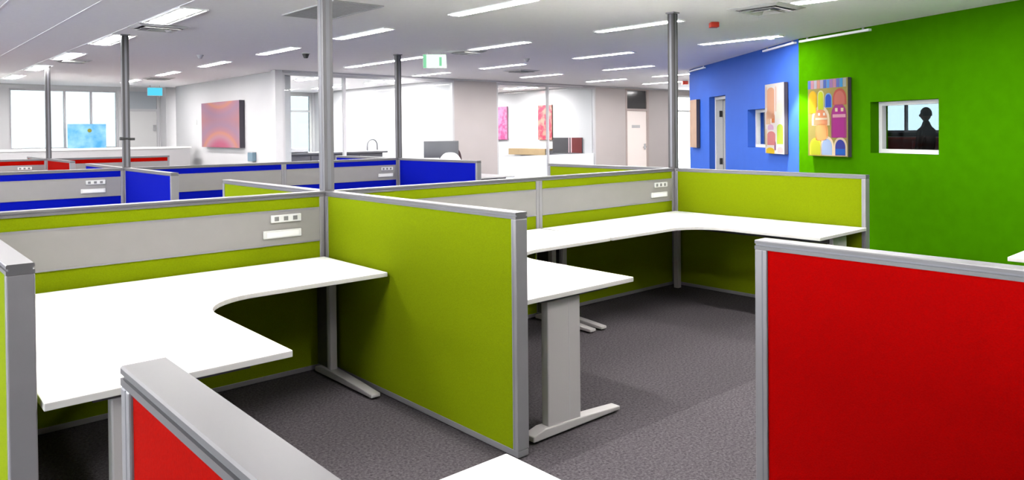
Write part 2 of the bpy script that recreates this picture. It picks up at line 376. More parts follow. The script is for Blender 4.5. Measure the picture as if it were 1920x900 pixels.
# ------------------------------------------------------------------ screens
def frame_rail(L):
    # extruded cap profile with a groove along each side (y,z)
    h = T / 2
    prof = [(-h, 0.0), (h, 0.0), (h, 0.012), (h - 0.008, 0.012), (h - 0.008, 0.019), (h, 0.019), (h, 0.028), (h - 0.003, 0.031), (-h + 0.003, 0.031), (-h, 0.028), (-h, 0.019), (-h + 0.008, 0.019), (-h + 0.008, 0.012), (-h, 0.012)]
    return MB().prism(prof, 0, L, 'x')
def screen(label, a, b, fab, kind='plain', group=None, end_a=True, end_b=True, sock=None, h=H, name='partition_screen', stile=0.034):
    a = Vector((a[0], a[1], 0)); b = Vector((b[0], b[1], 0)); d = b - a; L = d.length
    r = thing(name, label, 'partition', a, math.atan2(d.y, d.x), group)
    t = T / 2
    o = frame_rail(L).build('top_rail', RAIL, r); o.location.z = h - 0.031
    box('groove_strip', ALUD, o, 0.002, L - 0.002, -t + 0.005, t - 0.005, 0.0122, 0.0188)
    box('bottom_rail', ALU, r, 0, L, -t + 0.004, t - 0.004, 0.006, 0.036, bevel=0.003)
    z1 = h - 0.031
    box('side_stile', ALU, r, 0, stile, -t, t, 0.036, z1, bevel=0.004)
    box('side_stile', ALU, r, L - stile, L, -t, t, 0.036, z1, bevel=0.004)
    if kind == 'plain':
        for q in (stile*0.62, L - stile*0.62): box('stile_groove', ALUD, r, q - 0.002, q + 0.002, -t - 0.0004, t + 0.0004, 0.04, z1 - 0.002)
    x0, x1 = stile, L - stile; ft = t - 0.007
    if kind == 'plain':
        box('fabric_panel', fab, r, x0, x1, -ft, ft, 0.036, z1)
    else:
        box('upper_fabric_panel', fab, r, x0, x1, -ft, ft, 1.037, z1)
        bl = box('cable_duct', BELT, r, x0, x1, -t + 0.002, t - 0.002, 0.822, 1.037, bevel=0.003)
        box('duct_lip', ALU, bl, x0, x1, -t - 0.001, t + 0.001, 1.029, 1.037)
        box('duct_lip', ALU, bl, x0, x1, -t - 0.001, t + 0.001, 0.822, 0.830)
        box('lower_fabric_panel', fab, r, x0, x1, -ft, ft, 0.036, 0.822)
        if sock is not None:
            s0 = sock
            p1 = box('power_outlet', WHITEP, bl, s0 + 0.05, s0 + 0.245, -t - 0.010, -t + 0.002, 0.962, 1.008, bevel=0.003)
            for k in range(3): MB().box(s0 + 0.070 + 0.06*k, s0 + 0.098 + 0.06*k, -t - 0.0115, -t - 0.009, 0.972, 0.998).build('socket', SOCK, r).parent = r
            p2 = box('data_outlet', WHITEP, bl, s0, s0 + 0.245, -t - 0.010, -t + 0.002, 0.868, 0.916, bevel=0.003)
            box('outlet_cover', FRAMEW, r, s0 + 0.02, s0 + 0.225, -t - 0.0125, -t - 0.009, 0.876, 0.906)
    return r
def post(label, x, y, hgt, group=None, name='power_pole', w=0.072, m=None):
    m = m or ALUP
    r = thing(name, label, 'pole', (x, y, 0), 0, group)
    h = w / 2
    box('pole_body', m, r, -h, h, -h, h, 0, hgt, bevel=0.005)
    if hgt > 2:
        for sx, sy in ((0, -1), (-1, 0), (1, 0), (0, 1)):
            g = MB()
            if sx == 0: g.box(-0.012, 0.012, sy*h - 0.001 if sy < 0 else h, sy*h if sy < 0 else h + 0.001, H + 0.01, hgt - 0.02)
            else: g.box(sx*h - 0.001 if sx < 0 else h, sx*h if sx < 0 else h + 0.001, -0.012, 0.012, H + 0.01, hgt - 0.02)
            g.build('pole_groove', ALUD, r)
        box('ceiling_collar', ALU, r, -h - 0.012, h + 0.012, -h - 0.012, h + 0.012, hgt - 0.012, hgt)
    return r
hp = T / 2
# green row
screen('green and grey spine screen behind the nearest white desk', (XL + hp, 0), (-hp, 0), GREEN, 'belt', sock=1.897 - 0.036 - 0.41)
screen('green and grey spine screen just right of the tall centre pole', (hp, 0), (XM, 0), GREEN, 'belt', sock=None)
screen('green and grey spine screen ending at the right-hand pole', (XM, 0), (X1 - hp, 0), GREEN, 'belt', sock=X1 - XM - hp - 0.37)
screen('large green side screen standing between the two nearest desks', (0, -hp), (0, -1.868), GREEN)
screen('green end screen in front of the green wall', (X1, -hp), (X1, -1.86), GREEN)
screen('green side screen at the left picture edge', (XL, hp), (XL, -1.83), GREEN)
screen('low-showing green screen running back from the tall centre pole', (0, hp), (0, 1.72), GREEN)
screen('low-showing green screen running back from the right-hand pole', (X1, hp), (X1, 1.72), GREEN)
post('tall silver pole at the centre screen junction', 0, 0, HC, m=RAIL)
post('silver pole on the right beside the blue wall', X1, 0, HC)
# blue row
screen('blue and grey spine screen at far left', (-1.86 + 0.036, YB), (0.05 - hp, YB), BLUE, 'belt', sock=1.40)
screen('blue and grey spine screen below the pink picture', (0.05 + hp, YB), (1.925, YB), BLUE, 'belt')
screen('blue and grey spine screen left of the thin middle pole', (1.925, YB), (X1 - hp, YB), BLUE, 'belt', sock=1.42)
screen('blue and grey spine screen beyond the left picture edge', (-3.7, YB), (-1.86 + 0.036, YB), BLUE, 'belt')
screen('blue side screen by the second pole from the left', (0.05, YB - hp), (0.05, YB - 1.70), BLUE)
screen('blue side screen right of the thin middle pole', (X1, YB - hp), (X1, YB - 1.87), BLUE)
screen('blue screen running back from the second pole from the left', (0.05, YB + hp), (0.05, YB + 1.86), BLUE)
screen('blue screen running back from the thin middle pole', (X1, YB + hp), (X1, YB + 1.86), BLUE)
bp_ = post('silver pole rising from the blue screens at left', 0.05, YB, HC)
post('thin silver pole in front of the bright glazed room', X1, YB, HC)
# black bracket on the left blue pole
MB().box(-0.075, -0.037, -0.055, -0.02, 1.45, 1.485).box(-0.037, 0.037, -0.046, -0.037, 1.458, 1.478).box(0.037, 0.085, -0.04, -0.01, 1.447, 1.475).build('pole_clamp', BLACK, bp_, 0.004)
# far red row
screen('red and grey spine screen at the far left edge', (-1.72, YR), (0.12 - hp, YR), REDO, 'belt', sock=1.35)
screen('red and grey spine screen right of the leftmost pole', (0.12 + hp, YR), (1.99, YR), REDO, 'belt')
screen('short red side screen by the leftmost pole', (0.12, YR - hp), (0.12, YR - 1.75), REDO)
screen('red screen running back from the leftmost pole', (0.12, YR + hp), (0.12, YR + 1.8), REDO)
post('leftmost thin silver pole among the red screens', 0.12, YR, HC)
# foreground red screens
screen('big bright red screen at the right foreground', (-0.0, -3.068), (-0.0, -4.9), RED, stile=0.044)
screen('red screen with broad silver cap at the bottom left', (XL - 0.008, -3.08), (XL - 0.008, -4.9), REDO, stile=0.044)

# ------------------------------------------------------------------ desks
def desk_outline(run, dep, wing, wdep, rad=0.30, n=10):
    # corner at origin, run along +x, wing along -y; counter-clockwise
    p = [(0, 0), (0, -wing), (wdep, -wing)]
    cx, cy = wdep + rad, -dep - rad
    for i in range(n + 1):
        a = math.pi - (math.pi / 2) * i / n
        p.append((cx + rad*math.cos(a), cy + rad*math.sin(a)))
    p += [(run, -dep), (run, 0)]
    return p
def make_leg(parent, foot0, foot1, col0, col1, along, at, mirror=1):
    """cantilever leg: foot from foot0 to foot1 measured along axis, column from col0 to col1"""
    lo, hi = min(foot0, foot1), max(foot0, foot1); c0, c1 = min(col0, col1), max(col0, col1)
    def bx(name, m, u0, u1, v0, v1, z0, z1, bev=0.0, par=None):
        par = par or parent
        if along == 'x': return box(name, m, par, u0, u1, at + v0, at + v1, z0, z1, bevel=bev)
        return box(name, m, par, at + v0, at + v1, u0, u1, z0, z1, bevel=bev)
    lg = bx('leg', LEG, c0, c1, -0.024, 0.024, 0.045, 0.672, 0.006)
    s = 0.35 * (c1 - c0)
    e0, e1 = (c1 - s - 0.003, c1 - s) if foot1 > foot0 else (c0 + s, c0 + s + 0.003)
    bx('leg_seam', FRAMEG, e0, e1, -0.0252, 0.0252, 0.05, 0.668, par=lg)
    # arched, tapering foot: lower at the tip
    tip = foot1; sg = 1 if foot1 > foot0 else -1
    prof = []
    n = 8
    for i in range(n + 1):
        u = foot0 + (foot1 - foot0) * i / n; k = i / n
        prof.append((u, 0.062 - 0.030 * k ** 1.6 - (0.02 if i == 0 else 0)))
    low = [(foot1, 0.012), (foot0, 0.014)]
    poly = prof + low
    m = MB(); hw0, hw1 = 0.036, 0.030
    pts = []
    o = len(m.v); N = len(poly)
    for side in (-1, 1):
        for (u, z) in poly:
            k = abs((u - foot0) / (foot1 - foot0)); hw = hw0 + (hw1 - hw0) * k
            m.v.append((u, at + side*hw, z) if along == 'x' else (at + side*hw, u, z))
    m.f.append(tuple(range(N))); m.f.append(tuple(N + i for i in reversed(range(N))))
    for i in range(N):
        j = (i + 1) % N; m.f.append((i, N + i, N + j, j))
    ft = m.build('foot', LEG, parent, 0.005)
    bmx = bmesh.new(); bmx.from_mesh(ft.data); bmesh.ops.recalc_face_normals(bmx, faces=bmx.faces); bmx.to_mesh(ft.data); bmx.free()
    for u in (foot0 + sg*0.045, foot1 - sg*0.045):
        MB().cyl((u, at, 0) if along == 'x' else (at, u, 0), 0.016, 0.016, 12).build('glide', DARK, ft)
    if c1 - c0 < 0.16: bx('leg_shade_panel', DARK, c0 - 0.13 if foot1 > foot0 else c1, c0 if foot1 > foot0 else c1 + 0.13, -0.018, 0.018, 0.06, 0.66)  # dark sheet painting in the shaded side of the leg
    bx('leg_bracket', DARK, lo + 0.06, hi - 0.08, -0.02, 0.02, 0.672, DZ - 0.0255)
def desk(label, cx, cy, sx, sy, run, dep, wing, wdep, legs, m=DESK, group='white L-shaped desks'):
    r = thing('corner_desk', label, 'desk', (cx, cy, 0), 0, group)
    poly = [(x*sx, y*sy) for x, y in desk_outline(run, dep, wing, wdep)]
    if sx*sy < 0: poly.reverse()
    tp = MB().prism(poly, DZ - 0.025, DZ).build('desktop', m, r, 0.003)
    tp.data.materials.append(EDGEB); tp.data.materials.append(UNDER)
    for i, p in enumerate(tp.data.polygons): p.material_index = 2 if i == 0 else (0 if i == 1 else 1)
    for lg in legs: make_leg(r, *lg)
    # cable tray beam under the run
    x0, x1 = sorted((sx*0.25, sx*(run - 0.12)))
    y0, y1 = sorted((sy*-0.12, sy*-0.20))
    box('beam', DARK, r, x0, x1, y0, y1, 0.62, 0.672)
    y0, y1 = sorted((sy*-0.20, sy*-(wing - 0.10))); x0, x1 = sorted((sx*0.40, sx*0.46))
    box('beam', DARK, r, x0, x1, y0, y1, 0.63, 0.672)
    return r
RUN, DEP, WING, WDEP = 1.835, 0.75, 1.80, 0.775
wl = lambda sx, sy: (sx*0.08, sx*0.72, sx*0.19, sx*0.42, 'x', sy*-(WING - 0.075))
rl = lambda sx, sy: (sy*-0.03, sy*-0.70, sy*-0.17, sy*-0.215, 'y', sx*(RUN - 0.055))
cl = lambda sx, sy: (sy*-0.03, sy*-0.09, sy*-0.035, sy*-0.085, 'y', sx*0.06)
desk('white L-shaped desk nearest the camera on the left', XL + hp + 0.013, -0.048, 1, 1, RUN, DEP, WING, WDEP, [wl(1, 1), rl(1, 1)])
desk('white L-shaped desk just right of the large green side screen', hp + 0.006, -0.048, 1, 1, 1.81, DEP, WING, WDEP + 0.01, [wl(1, 1), (-0.03, -0.62, -0.17, -0.215, 'y', 1.76)])
desk('white L-shaped desk in the corner before the green wall', X1 - hp - 0.006, -0.048, -1, 1, 1.80, DEP, 1.82, WDEP, [wl(-1, 1), (-0.03, -0.62, -0.17, -0.215, 'y', -1.755)])
desk('white desk whose corner shows at the bottom centre', XL + hp + 0.013, -4.83, 1, -1, RUN, DEP, 1.805, WDEP, [wl(1, -1), rl(1, -1)])
desk('white desk whose tip shows at the right picture edge', X1 - hp, -4.83, -1, -1, 1.80, DEP, 1.805, WDEP, [wl(-1, -1), (0.03, 0.62, 0.17, 0.215, 'y', -1.755)])
# support post in the far right desk corner
tag(MB().box(X1 - 0.16, X1 - 0.11, -0.16, -0.11, 0.0, DZ - 0.026).build('corner_support', LEG, None, 0.004), 'slim grey support under the far right desk corner', 'post')
gdk = desk('grey-edged desk behind the blue side screen', 6.55, 7.30, -1, 1, 1.7, 0.7, 1.80, 0.80, [wl(-1, 1), (-0.03, -0.62, -0.17, -0.215, 'y', -1.64)], DESKG, None)

# ------------------------------------------------------------------ ceiling lights
LX = [0.05, 2.13, 4.17, 6.24]
def light(label, x, y, w=0.26, L=1.2, em=TUBE):
    r = thing('ceiling_light', label, 'ceiling light', (x, y, HC), 0, 'recessed strip ceiling lights')
    h = w/2; l = L/2
    MB().box(-h, -h + 0.012, -l, l, -0.012, 0.004).box(h - 0.012, h, -l, l, -0.012, 0.004).box(-h + 0.012, h - 0.012, -l, -l + 0.012, -0.012, 0.004).box(-h + 0.012, h - 0.012, l - 0.012, l, -0.012, 0.004).build('light_frame', BAR, r)
    box('reflector', WHITEP, r, -h + 0.012, h - 0.012, -l + 0.012, l - 0.012, -0.005, -0.001)
    box('diffuser', em, r, -h*0.5, h*0.5, -l + 0.02, l - 0.02, -0.0105, -0.0055)
    return r
cols = {'over the left-hand poles': (0.05, [3.15, 5.45, 7.85, 10.2, 12.7, 0.6, -1.75, -3.7]),
        'left of the tall centre pole top': (2.13, [0.85, 3.17, 5.45, 7.87, 10.25, 12.7, -1.5, -3.7]),
        'running past the thin middle pole': (4.17, [0.80, 3.13, 5.42, 6.62, -1.6, -3.7]),
        'nearest the blue wall': (6.24, [0.80, 3.12, 5.45, 7.6]),
        'further out, left of the camera': (-2.03, [0.85, 3.15, 5.45, 7.85, 10.2, 12.7, -1.6]),
        'furthest left in the open office': (-4.11, [0.85, 3.15, 5.45, 7.85, 10.2, 12.7, -1.6]),
        'beside the left office wall': (-6.2, [0.85, 3.15, 5.45, 7.85, 10.2, 12.7, -1.6]),
        'before the cream door wall': (8.33, [4.35, 6.65]),
        'leading to the cream door': (10.52, [6.8, 4.9]),
        'in the corridor past the blue wall': (12.33, [6.6, 4.9])}
ords = ['nearest', 'second nearest', 'third nearest', 'fourth nearest', 'fifth nearest', 'sixth nearest', 'seventh nearest', 'eighth nearest', 'ninth nearest']
for nm, (x, ys) in cols.items():
    for k, y in enumerate(sorted(ys)):
        light('white strip ceiling light, %s of the row %s' % (ords[k], nm), x, y, 0.26 if x < 1 else 0.15, 1.16, TUBE if x > 1 else TUBEW)
# lights in the glazed rooms
for k, (x, y) in enumerate([(4.9, 10.0), (4.9, 12.6), (6.6, 10.0), (6.6, 12.6)]):  # kitchen lights added to whiten the side wall
    light('added bright strip light in the kitchen room, %s' % ('front left', 'back left', 'front right', 'back right')[k], x, y, 0.26, 1.2, TUBEIN)
for k, (x, y) in enumerate([(9.6, 10.2), (11.0, 10.2), (9.6, 12.8), (11.0, 12.8)]):
    light('bright strip light in the meeting room, %s' % ('front left', 'front right', 'back left', 'back right')[k], x, y, 0.26, 1.2, TUBE)
light('added strip light behind the corridor end glazing', 15.6, 11.0, 0.26, 1.2, TUBE)  # extra light, put here to brighten the glazed doorway
light('bright strip light at the corridor end', 15.3, 6.4, 0.26, 1.2, TUBEW)

# wall-wash bars on the feature walls
def wash(label, rz, a0, a1, sgn):
    r = thing('wall_light_bar', label, 'light bar', G, rz, 'light bars at the top of the coloured walls')
    y0, y1 = sorted((sgn*0.0, sgn*0.045))
    box('bar_body', BAR, r, a0, a1, y0, y1, HC - 0.055, HC - 0.028, bevel=0.003)
    yb0, yb1 = sorted((sgn*0.005, sgn*0.02))
    for q in (0.1, 0.9): box('bar_bracket', FRAMEG, r, a0 + (a1-a0)*q - 0.01, a0 + (a1-a0)*q + 0.01, yb0, yb1, HC - 0.03, HC)
wash('long white bar along the top of the green wall', GA, 0.06, 1.2, -1)
wash('white bar along the blue wall top beside the green corner', BA, 0.05, 1.07, 1)
wash('short white bar at the far end of the blue wall', BA, 3.75, 4.70, 1)
# downlight in the corner between both feature walls
nvec = (Vector((gd.y, -gd.x, 0)) )
dl_pos = G + Vector((-0.92, 0.39, 0)) * 0.42 - gd * 0.0
dl = thing('downlight', 'small round downlight in the corner of green and blue walls', 'downlight', (dl_pos.x, dl_pos.y, HC))
m = MB()
m.cyl((0, 0, -0.010), 0.055, 0.012, 28).build('trim_ring', BAR, dl)
m = MB().cyl((0, 0, -0.0125), 0.038, 0.002, 24).build('lamp_lens', emit_mat('downlight_glow', (1, 0.97, 0.92), 6.0), dl)
ld = bpy.data.lights.new('downlight_lamp', 'SPOT'); ld.energy = 120; ld.spot_size = math.radians(66); ld.spot_blend = 0.35; ld.shadow_soft_size = 0.03; ld.color = (1, 0.97, 0.9)
lo = bpy.data.objects.new('downlight_lamp', ld); col.objects.link(lo); lo.parent = dl; lo.location = (0, 0, -0.02)
lo.rotation_euler = (0, 0, 0)

# ------------------------------------------------------------------ air diffusers and ceiling devices
def diffuser(label, x, y, s=0.52, sy=None):
    sy = sy or s
    r = thing('air_diffuser', label, 'air vent', (x, y, HC), 0, 'square ceiling air diffusers')
    box('dark_throat', DARK, r, -s/2 + 0.03, s/2 - 0.03, -sy/2 + 0.03, sy/2 - 0.03, -0.002, 0.001)
    for k in range(3):
        a = 0.5 - 0.15*k; b = a - 0.10
        m = MB(); vo = [(-s*a, -sy*a), (s*a, -sy*a), (s*a, sy*a), (-s*a, sy*a)]; vi = [(-s*b, -sy*b), (s*b, -sy*b), (s*b, sy*b), (-s*b, sy*b)]
        zo, zi = -0.012 - 0.014*k*0, -0.012 + 0.0; 
        zo = -0.004 - 0.020 * (k > 0); zi = -0.030 if k == 0 else -0.006
        zo, zi = (-0.004, -0.022) if k == 0 else (-0.030 - 0.006*k, -0.010)
        m.v = [(p[0], p[1], zo) for p in vo] + [(p[0], p[1], zi) for p in vi] + [(p[0], p[1], zo + 0.003) for p in vo] + [(p[0], p[1], zi + 0.003) for p in vi]
        for i in range(4):
            j = (i + 1) % 4
            m.f += [(i, 4+i, 4+j, j), (8+i, 8+j, 12+j, 12+i), (i, j, 8+j, 8+i), (4+i, 12+i, 12+j, 4+j)]
        m.build('louvre_ring', FRAMEW, r)
    return r
diffuser('square air diffuser above the big red screen, near the green wall', 4.21, -0.72)
diffuser('square air diffuser beside the second pole from the left', 0.16, 4.0, 0.52, 0.42)
diffuser('square air diffuser beside the leftmost pole', 0.24, 8.5, 0.46, 0.42)
diffuser('square air diffuser right of the green exit sign', 4.26, 3.95, 0.42, 0.42)
diffuser('square air diffuser before the meeting room glazing', 7.15, 5.95, 0.5, 0.5)
diffuser('square air diffuser near the far corner sign', 2.35, 11.55, 0.5, 0.5)
rg = thing('return_air_grille', 'large grey return air grille behind the tall centre pole top', 'air vent', (1.07, 1.92, HC))
MB().box(-0.25, 0.25, -0.52, -0.50, -0.010, 0.002).box(-0.25, 0.25, 0.50, 0.52, -0.010, 0.002).box(-0.25, -0.23, -0.50, 0.50, -0.010, 0.002).box(0.23, 0.25, -0.50, 0.50, -0.010, 0.002).build('grille_frame', FRAMEG, rg)
box('grille_backing', mat('grille_grey', (0.16, 0.15, 0.15), 0.7), rg, -0.23, 0.23, -0.50, 0.50, -0.002, 0.001)
for k in range(24): 
    y = -0.485 + 0.042*k
    box('grille_slat', MATS['grey_frame_paint'], rg, -0.23, 0.23, y, y + 0.022, -0.008, -0.003)
def detector(label, x, y, m, r=0.05, hgt=0.04, name='smoke_detector', cat='detector'):
    o = thing(name, label, cat, (x, y, HC))
    MB().cyl((0, 0, -0.012), r, 0.012, 24).build('base_plate', WHITEP, o)
    MB().cyl((0, 0, -0.012 - hgt), r*0.45, hgt, 24, r2=r*0.85).build('detector_dome', m, o, smooth=False)
detector('small dark smoke detector left of the pink-picture wall lights', 1.48, 6.62, FRAMEG, 0.05)
detector('black dome camera left of the tall centre pole', 2.57, 5.5, BLACK, 0.06, 0.06, 'dome_camera', 'camera')
detector('small smoke detector near the meeting room glazing', 5.69, 4.23, FRAMEG, 0.05)
def alarm(label, x, y, s):
    o = thing('fire_alarm', label, 'alarm', (x, y, HC), -YAW)
    box('alarm_body', ALARM, o, -s/2, s/2, -s/2, s/2, -s*0.62, -0.002, bevel=0.006)
    box('alarm_base', ALARM, o, -s*0.4, s*0.4, -s*0.4, s*0.4, -0.004, 0.0)
alarm('red alarm box on the ceiling right of the right-hand pole', 4.62, 0.12, 0.09)
alarm('small red alarm box at the far end of the blue wall', 12.4, 6.0, 0.13)
ex = thing('exit_sign', 'glowing pale green exit sign hanging near the thin middle pole', 'exit sign', (3.96, 4.30, HC), -0.62)
box('sign_housing', FRAMEW, ex, -0.17, 0.17, -0.025, 0.025, -0.235, -0.03, bevel=0.004)
fc = box('sign_face', EXITG, ex, -0.162, 0.162, -0.028, -0.0252, -0.228, -0.038)
box('green_band', EXITD, fc, -0.162, -0.118, -0.0295, -0.028, -0.228, -0.038)
box('pictogram', EXITD, fc, 0.065, 0.10, -0.0295, -0.028, -0.20, -0.075)
for q in (-0.1, 0.1): box('hanger', FRAMEG, ex, q - 0.006, q + 0.006, -0.006, 0.006, -0.03, 0.0)
e2 = thing('exit_sign', 'small cyan glowing exit sign in the far left corner', 'exit sign', (2.98, 14.0, HC), -0.3)
box('sign_housing', FRAMEW, e2, -0.16, 0.16, -0.02, 0.02, -0.24, -0.05)
box('sign_face', EXITC, e2, -0.155, 0.155, -0.024, -0.0202, -0.235, -0.055)
for q in (-0.1, 0.1): box('hanger', FRAMEG, e2, q - 0.006, q + 0.006, -0.006, 0.006, -0.05, 0.0)

# ------------------------------------------------------------------ pictures
def pm(name, c): return mat('paint_' + name, tuple(v*0.36 for v in c), 0.7, spec=0.1)
EDGE = mat('canvas_shaded_edge', (0.035, 0.03, 0.04), 0.8)  # dark colour paints in the shade on the canvas sides
def picture(label, loc, rz, x0, x1, z0, z1, sgn, face, edge=EDGE, th=0.05, gap=0.012):
    r = thing('wall_picture', label, 'picture', loc, rz)
    a, b = sorted((sgn*gap, sgn*(gap + th)))
    box('canvas', edge, r, x0, x1, a, b, z0, z1)
    c, d = sorted((sgn*(gap + th), sgn*(gap + th + 0.002)))
    f = box('painted_face', face, r, x0, x1, c, d, z0, z1)
    e, g = sorted((0, sgn*gap))
    box('hanging_batten', edge, r, x0 + 0.05, x1 - 0.05, e, g, z1 - 0.12, z1 - 0.06)
    f['_y'] = sgn*(gap + th + 0.002); f['_s'] = sgn
    return f
lay = [0]
def paint(f, poly, m, lvl=1):
    y = f['_y']; s = f['_s']; y2 = y + s*0.0012*lvl; y1 = y + s*0.0012*(lvl - 1)*0
    P = [(z, x) for x, z in poly]
    a, b = sorted((y, y2))
    o = MB().prism(P, a, b, 'y').build('painted_shape', m, f)
    bmx = bmesh.new(); bmx.from_mesh(o.data); bmesh.ops.recalc_face_normals(bmx, faces=bmx.faces); bmx.to_mesh(o.data); bmx.free()
def rect(x0, x1, z0, z1): return [(x0, z0), (x1, z0), (x1, z1), (x0, z1)]
def arch(x0, x1, z0, z1, n=10, k=None):
    c = (x0 + x1)/2; rx = (x1 - x0)/2; rz = k or rx*1.1; zt = z1 - rz
    return [(x0, z0), (x1, z0)] + [(c + rx*math.cos(math.pi*i/n), zt + rz*math.sin(math.pi*i/n)) for i in range(n + 1)]
# bright picture on the green wall (u to the right, v up)
u0, u1, v0, v1 = 0.245, 0.905, 1.172, 2.10
f = picture('bright picture of coloured arches on the green wall', G, GA, u0, u1, v0, v1, -1, pm('olive', (0.36, 0.30, 0.08)))
W_, H_ = u1 - u0, v1 - v0
A = lambda a, b, c, d: (u0 + W_*a, u0 + W_*b, v0 + H_*c, v0 + H_*d)
stripes = [(0.12,0.20,0.55),(0.55,0.25,0.32),(0.45,0.42,0.50),(0.62,0.28,0.22),(0.40,0.36,0.52),(0.08,0.14,0.45),(0.10,0.28,0.62),(0.35,0.18,0.42),(0.55,0.25,0.35),(0.12,0.16,0.50),(0.05,0.32,0.62),(0.42,0.45,0.40)]
for k, c in enumerate(stripes):
    paint(f, rect(*A(k/12*0.97, (k + 0.9)/12*0.97, 0.885, 0.995)), pm('stripe%d' % k, c))
def creature(a, b, c, d, outer, inner, cut=0.0, eye=None):
    x0, x1, z0, z1 = A(a, b, c, d); w = x1 - x0
    paint(f, arch(x0, x1, z0, z1), outer, 1)
    paint(f, arch(x0 + w*0.12, x1 - w*0.12, z0 + 0.006, z1 - w*0.14), inner, 2)
CRM = pm('cream', (0.78, 0.62, 0.42))
creature(0.02, 0.24, 0.56, 0.86, pm('ochre', (0.70, 0.42, 0.02)), pm('amber', (0.80, 0.47, 0.01)))
creature(0.25, 0.42, 0.60, 0.86, pm('pale', (0.62, 0.62, 0.30)), pm('lime', (0.55, 0.65, 0.02)))
creature(0.44, 0.62, 0.63, 0.82, pm('skyblue', (0.20, 0.36, 0.62)), pm('royal', (0.03, 0.09, 0.50)))
creature(0.64, 0.97, 0.66, 0.87, pm('brick', (0.50, 0.10, 0.07)), pm('coral', (0.58, 0.16, 0.13)))
creature(0.60, 0.97, 0.24, 0.68, pm('plum', (0.36, 0.05, 0.20)), pm('magenta', (0.42, 0.03, 0.26)))
paint(f, rect(*A(0.64, 0.95, 0.50, 0.54)), pm('rose', (0.70, 0.35, 0.42)), 3)
for q in (0.70, 0.84): paint(f, rect(*A(q, q + 0.06, 0.575, 0.62)), CRM, 3)
creature(0.10, 0.56, 0.40, 0.66, CRM, pm('salmon', (0.78, 0.30, 0.14)))
creature(0.20, 0.52, 0.20, 0.46, pm('tangerine', (0.78, 0.33, 0.10)), pm('orange', (0.80, 0.36, 0.12)))
paint(f, rect(*A(0.20, 0.50, 0.475, 0.50)), CRM, 3)
for q in (0.27, 0.40): paint(f, rect(*A(q, q + 0.05, 0.53, 0.565)), pm('white', (0.8, 0.78, 0.7)), 3)
creature(0.04, 0.36, 0.01, 0.24, pm('lemon', (0.72, 0.62, 0.04)), pm('moss', (0.48, 0.52, 0.02)))
creature(0.32, 0.66, 0.01, 0.26, CRM, pm('powder', (0.32, 0.42, 0.62)))
creature(0.66, 0.98, 0.01, 0.25, CRM, pm('navy', (0.05, 0.06, 0.36)))
paint(f, rect(*A(0.71, 0.94, 0.03, 0.10)), pm('cobalt', (0.02, 0.13, 0.55)), 3)
# pale picture on the blue wall; local x runs away from the green corner, so its left is at large x
u0, u1, v0, v1 = 0.30, 0.93, 1.17, 2.125
f = picture('pale picture with orange and green patches on the blue wall', G, BA, u0, u1, v0, v1, 1, pm('offwhite', (0.80, 0.74, 0.70)))
W_, H_ = u1 - u0, v1 - v0
A = lambda a, b, c, d: (u1 - W_*b, u1 - W_*a, v0 + H_*c, v0 + H_*d)
for a, b, c, d, cl_ in [(0.12, 0.50, 0.50, 0.95, ('peach', (0.82, 0.42, 0.26))), (0.05, 0.30, 0.42, 0.62, ('apricot', (0.78, 0.50, 0.32))), (0.12, 0.55, 0.12, 0.32, ('rosepink', (0.75, 0.25, 0.24))),
                      (0.06, 0.50, 0.0, 0.085, ('yellow', (0.85, 0.58, 0.01))), (0.64, 0.95, 0.14, 0.42, ('leaf', (0.48, 0.66, 0.06))), (0.60, 0.92, 0.50, 0.72, ('mist', (0.78, 0.78, 0.66))),
                      (0.15, 0.46, 0.34, 0.42, ('lilac', (0.70, 0.42, 0.60))), (0.50, 0.58, 0.05, 0.18, ('violet', (0.28, 0.10, 0.25))), (0.36, 0.52, 0.44, 0.58, ('rust', (0.70, 0.22, 0.06))), (0.02, 0.12, 0.66, 0.97, ('palepeach', (0.80, 0.62, 0.52))), (0.54, 0.62, 0.60, 0.96, ('blush', (0.82, 0.55, 0.45))), (0.70, 0.90, 0.76, 0.96, ('ice', (0.74, 0.80, 0.80))), (0.66, 0.96, 0.02, 0.10, ('dustypink', (0.78, 0.55, 0.55))), (0.02, 0.10, 0.10, 0.36, ('sand', (0.75, 0.60, 0.35)))]:
    paint(f, arch(*A(a, b, c, d), k=min(0.05, (d - c)*H_*0.5)), pm(*cl_))
# narrow beige picture at the far end of the blue wall
picture('narrow beige picture at the far end of the blue wall', G, BA, 4.08, 4.50, 1.18, 2.06, 1, mat('beige_canvas', (0.30, 0.19, 0.13), 0.7, noise=0.08, nscale=5), th=0.06)

